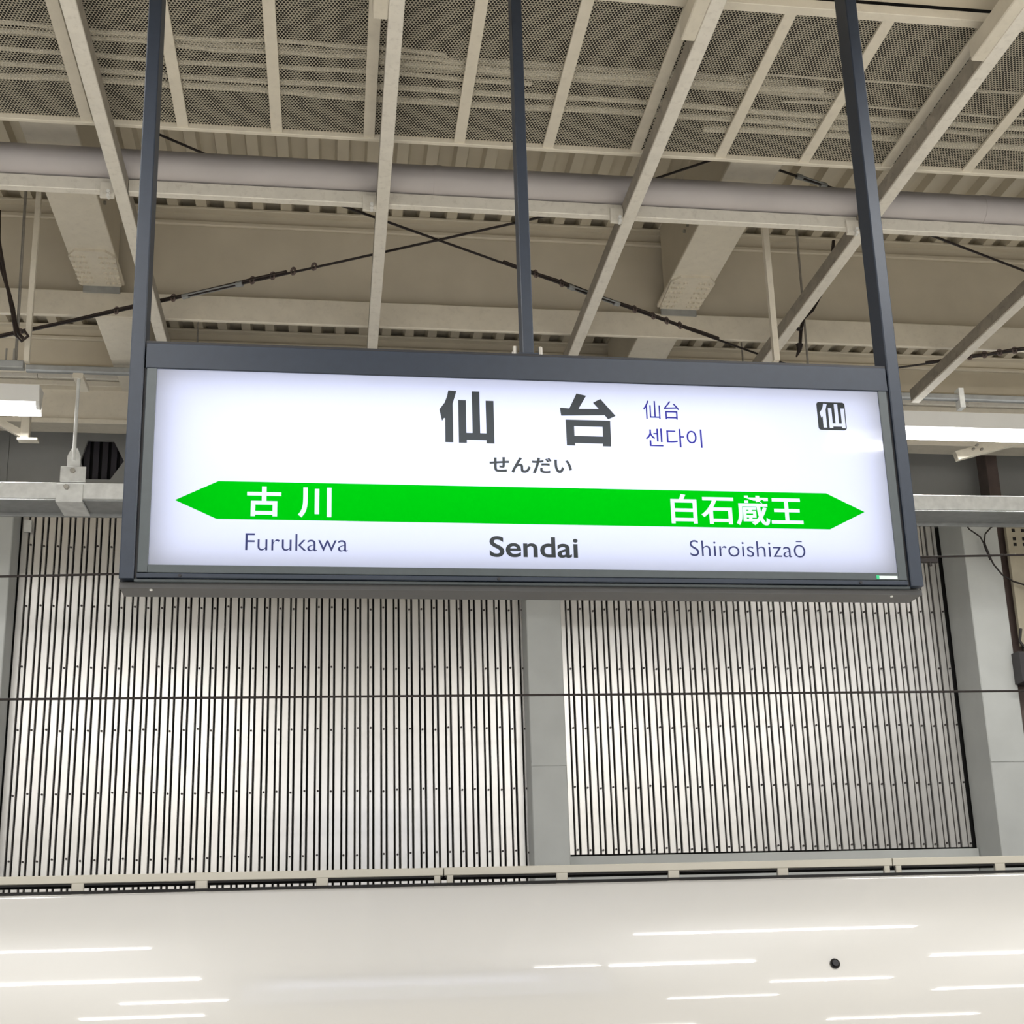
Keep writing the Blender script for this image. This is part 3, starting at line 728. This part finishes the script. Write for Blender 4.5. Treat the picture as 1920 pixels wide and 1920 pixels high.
def text_outline(body, rect, offset):
    """closed outline polygons of a text, thickened, mapped to rect (x0,z0,x1,z1)"""
    cu = bpy.data.curves.new('txt', 'FONT'); cu.body = body; cu.size = 1.0; cu.offset = offset; cu.resolution_u = 5; cu.fill_mode = 'FRONT'
    ob = bpy.data.objects.new('txt', cu); COL.objects.link(ob)
    dg = bpy.context.evaluated_depsgraph_get(); me = bpy.data.meshes.new_from_object(ob.evaluated_get(dg))
    bpy.data.objects.remove(ob); bpy.data.curves.remove(cu)
    nb = {}; cnt = {}
    for p_ in me.polygons:
        for k_ in p_.edge_keys: cnt[k_] = cnt.get(k_, 0) + 1
    for e_ in me.edges:
        if cnt.get(tuple(sorted(e_.vertices)), 0) != 1: continue
        a, b = e_.vertices; nb.setdefault(a, []).append(b); nb.setdefault(b, []).append(a)
    seen = set(); loops = []
    for s in nb:
        if s in seen: continue
        lp_ = [s]; seen.add(s); cur = s
        while True:
            nx = [k for k in nb[cur] if k not in seen]
            if not nx: break
            cur = nx[0]; seen.add(cur); lp_.append(cur)
        loops.append([(me.vertices[i].co.x, me.vertices[i].co.y) for i in lp_])
    xs = [p[0] for l in loops for p in l]; ys = [p[1] for l in loops for p in l]
    x0, z0, x1, z1 = rect
    ax, bx, ay, by = min(xs), max(xs), min(ys), max(ys)
    return [[(x0 + (p[0] - ax) / (bx - ax) * (x1 - x0), z0 + (p[1] - ay) / (by - ay) * (z1 - z0)) for p in l] for l in loops if len(l) > 2]

band = [(-0.580, 3.520), (-0.424, 3.598), (1.947, 3.598), (2.100, 3.522), (1.949, 3.447), (-0.427, 3.449)]
holes = text_outline('古', (-0.318, 3.462, -0.192, 3.580), 0.024) + text_outline('川', (-0.130, 3.460, -0.006, 3.580), 0.024) \
      + text_outline('白石蔵王', (1.306, 3.459, 1.842, 3.583), 0.019)
film_obj('green_arrow_band', curve_mesh([band] + holes), INK_GREEN, label='green double-ended arrow with white station names')
# big station name, square gothic strokes
SEN1 = [(0.442, 3.993), (0.474, 3.991), (0.4585, 3.938), (0.4585, 3.776), (0.4275, 3.776), (0.4285, 3.876), (0.423, 3.876), (0.416, 3.864), (0.406, 3.912), (0.427, 3.941), (0.437, 3.968)]
SEN2 = [(0.480, 3.954), (0.510, 3.954), (0.510, 3.817), (0.534, 3.817), (0.534, 3.992), (0.564, 3.992), (0.564, 3.817), (0.588, 3.817), (0.588, 3.954), (0.619, 3.954), (0.619, 3.775), (0.588, 3.775), (0.588, 3.788), (0.511, 3.788), (0.511, 3.775), (0.480, 3.775)]
DAI1 = [(0.951, 3.996), (0.990, 3.988), (0.957, 3.931), (1.038, 3.933), (1.016, 3.959), (1.047, 3.976), (1.105, 3.905), (1.074, 3.890), (1.061, 3.907), (0.886, 3.900), (0.882, 3.934), (0.920, 3.932)]
DAI2 = [(0.903, 3.884), (1.082, 3.884), (1.081, 3.775), (1.048, 3.775), (1.048, 3.786), (0.937, 3.786), (0.937, 3.775), (0.904, 3.775)]
DAI3 = [(0.936, 3.857), (1.050, 3.857), (1.050, 3.816), (0.936, 3.816)]
film_obj('lettering', curve_mesh([SEN1]), INK_DARK); film_obj('lettering', curve_mesh([SEN2]), INK_DARK)
film_obj('lettering', curve_mesh([DAI1]), INK_DARK); film_obj('lettering', curve_mesh([DAI2, DAI3]), INK_DARK)
film_obj('lettering', text_mesh('仙台', (1.219, 3.897, 1.366, 3.976), -0.001), INK_VIOLET)
film_obj('lettering', text_mesh('센다이', (1.222, 3.779, 1.452, 3.857), -0.001), INK_VIOLET)
film_obj('lettering', text_mesh('せんだい', (0.597, 3.656, 0.920, 3.721), 0.022), INK_DARK)
film_obj('lettering', text_mesh('Furukawa', (-0.320, 3.329, 0.056, 3.395), -0.009), INK_NAVY)
film_obj('lettering', text_mesh('Sendai', (0.589, 3.315, 0.930, 3.398), 0.016), INK_DARK)
film_obj('lettering', text_mesh('Shiroishizaō', (1.372, 3.329, 1.838, 3.397), -0.009), INK_NAVY)
def rrect(x0, z0, x1, z1, r, n=5):
    pts = []
    for cx, cz, a0 in ((x1 - r, z1 - r, 0), (x0 + r, z1 - r, 90), (x0 + r, z0 + r, 180), (x1 - r, z0 + r, 270)):
        for i in range(n + 1):
            a = R(a0 + 90 * i / n); pts.append((cx + r * math.cos(a), cz + r * math.sin(a)))
    return pts
# station badge: rounded dark square with the first character left clear
kx0, kx1, kz0, kz1 = 1.953, 2.058, 3.880, 3.985
def bad(pl): return [(kx0 + (p[0] - 0.406) / 0.213 * (kx1 - kx0), kz0 + (p[1] - 3.775) / 0.218 * (kz1 - kz0)) for p in pl]
film_obj('station_badge', curve_mesh([rrect(1.942, 3.870, 2.062, 3.992, 0.012), bad(SEN1), bad(SEN2)]), INK_DARK, label='small dark rounded square badge with one white character')
# maker's sticker on the lower bezel
o = origin(sign)
MB().box(2.122, 2.205, SY - 0.0075, SY - 0.006, 3.243, 3.256).build('maker_sticker', STICK, sign)
MB().box(2.118, 2.130, SY - 0.0078, SY - 0.006, 3.242, 3.258).build('maker_sticker', STICKG, sign)
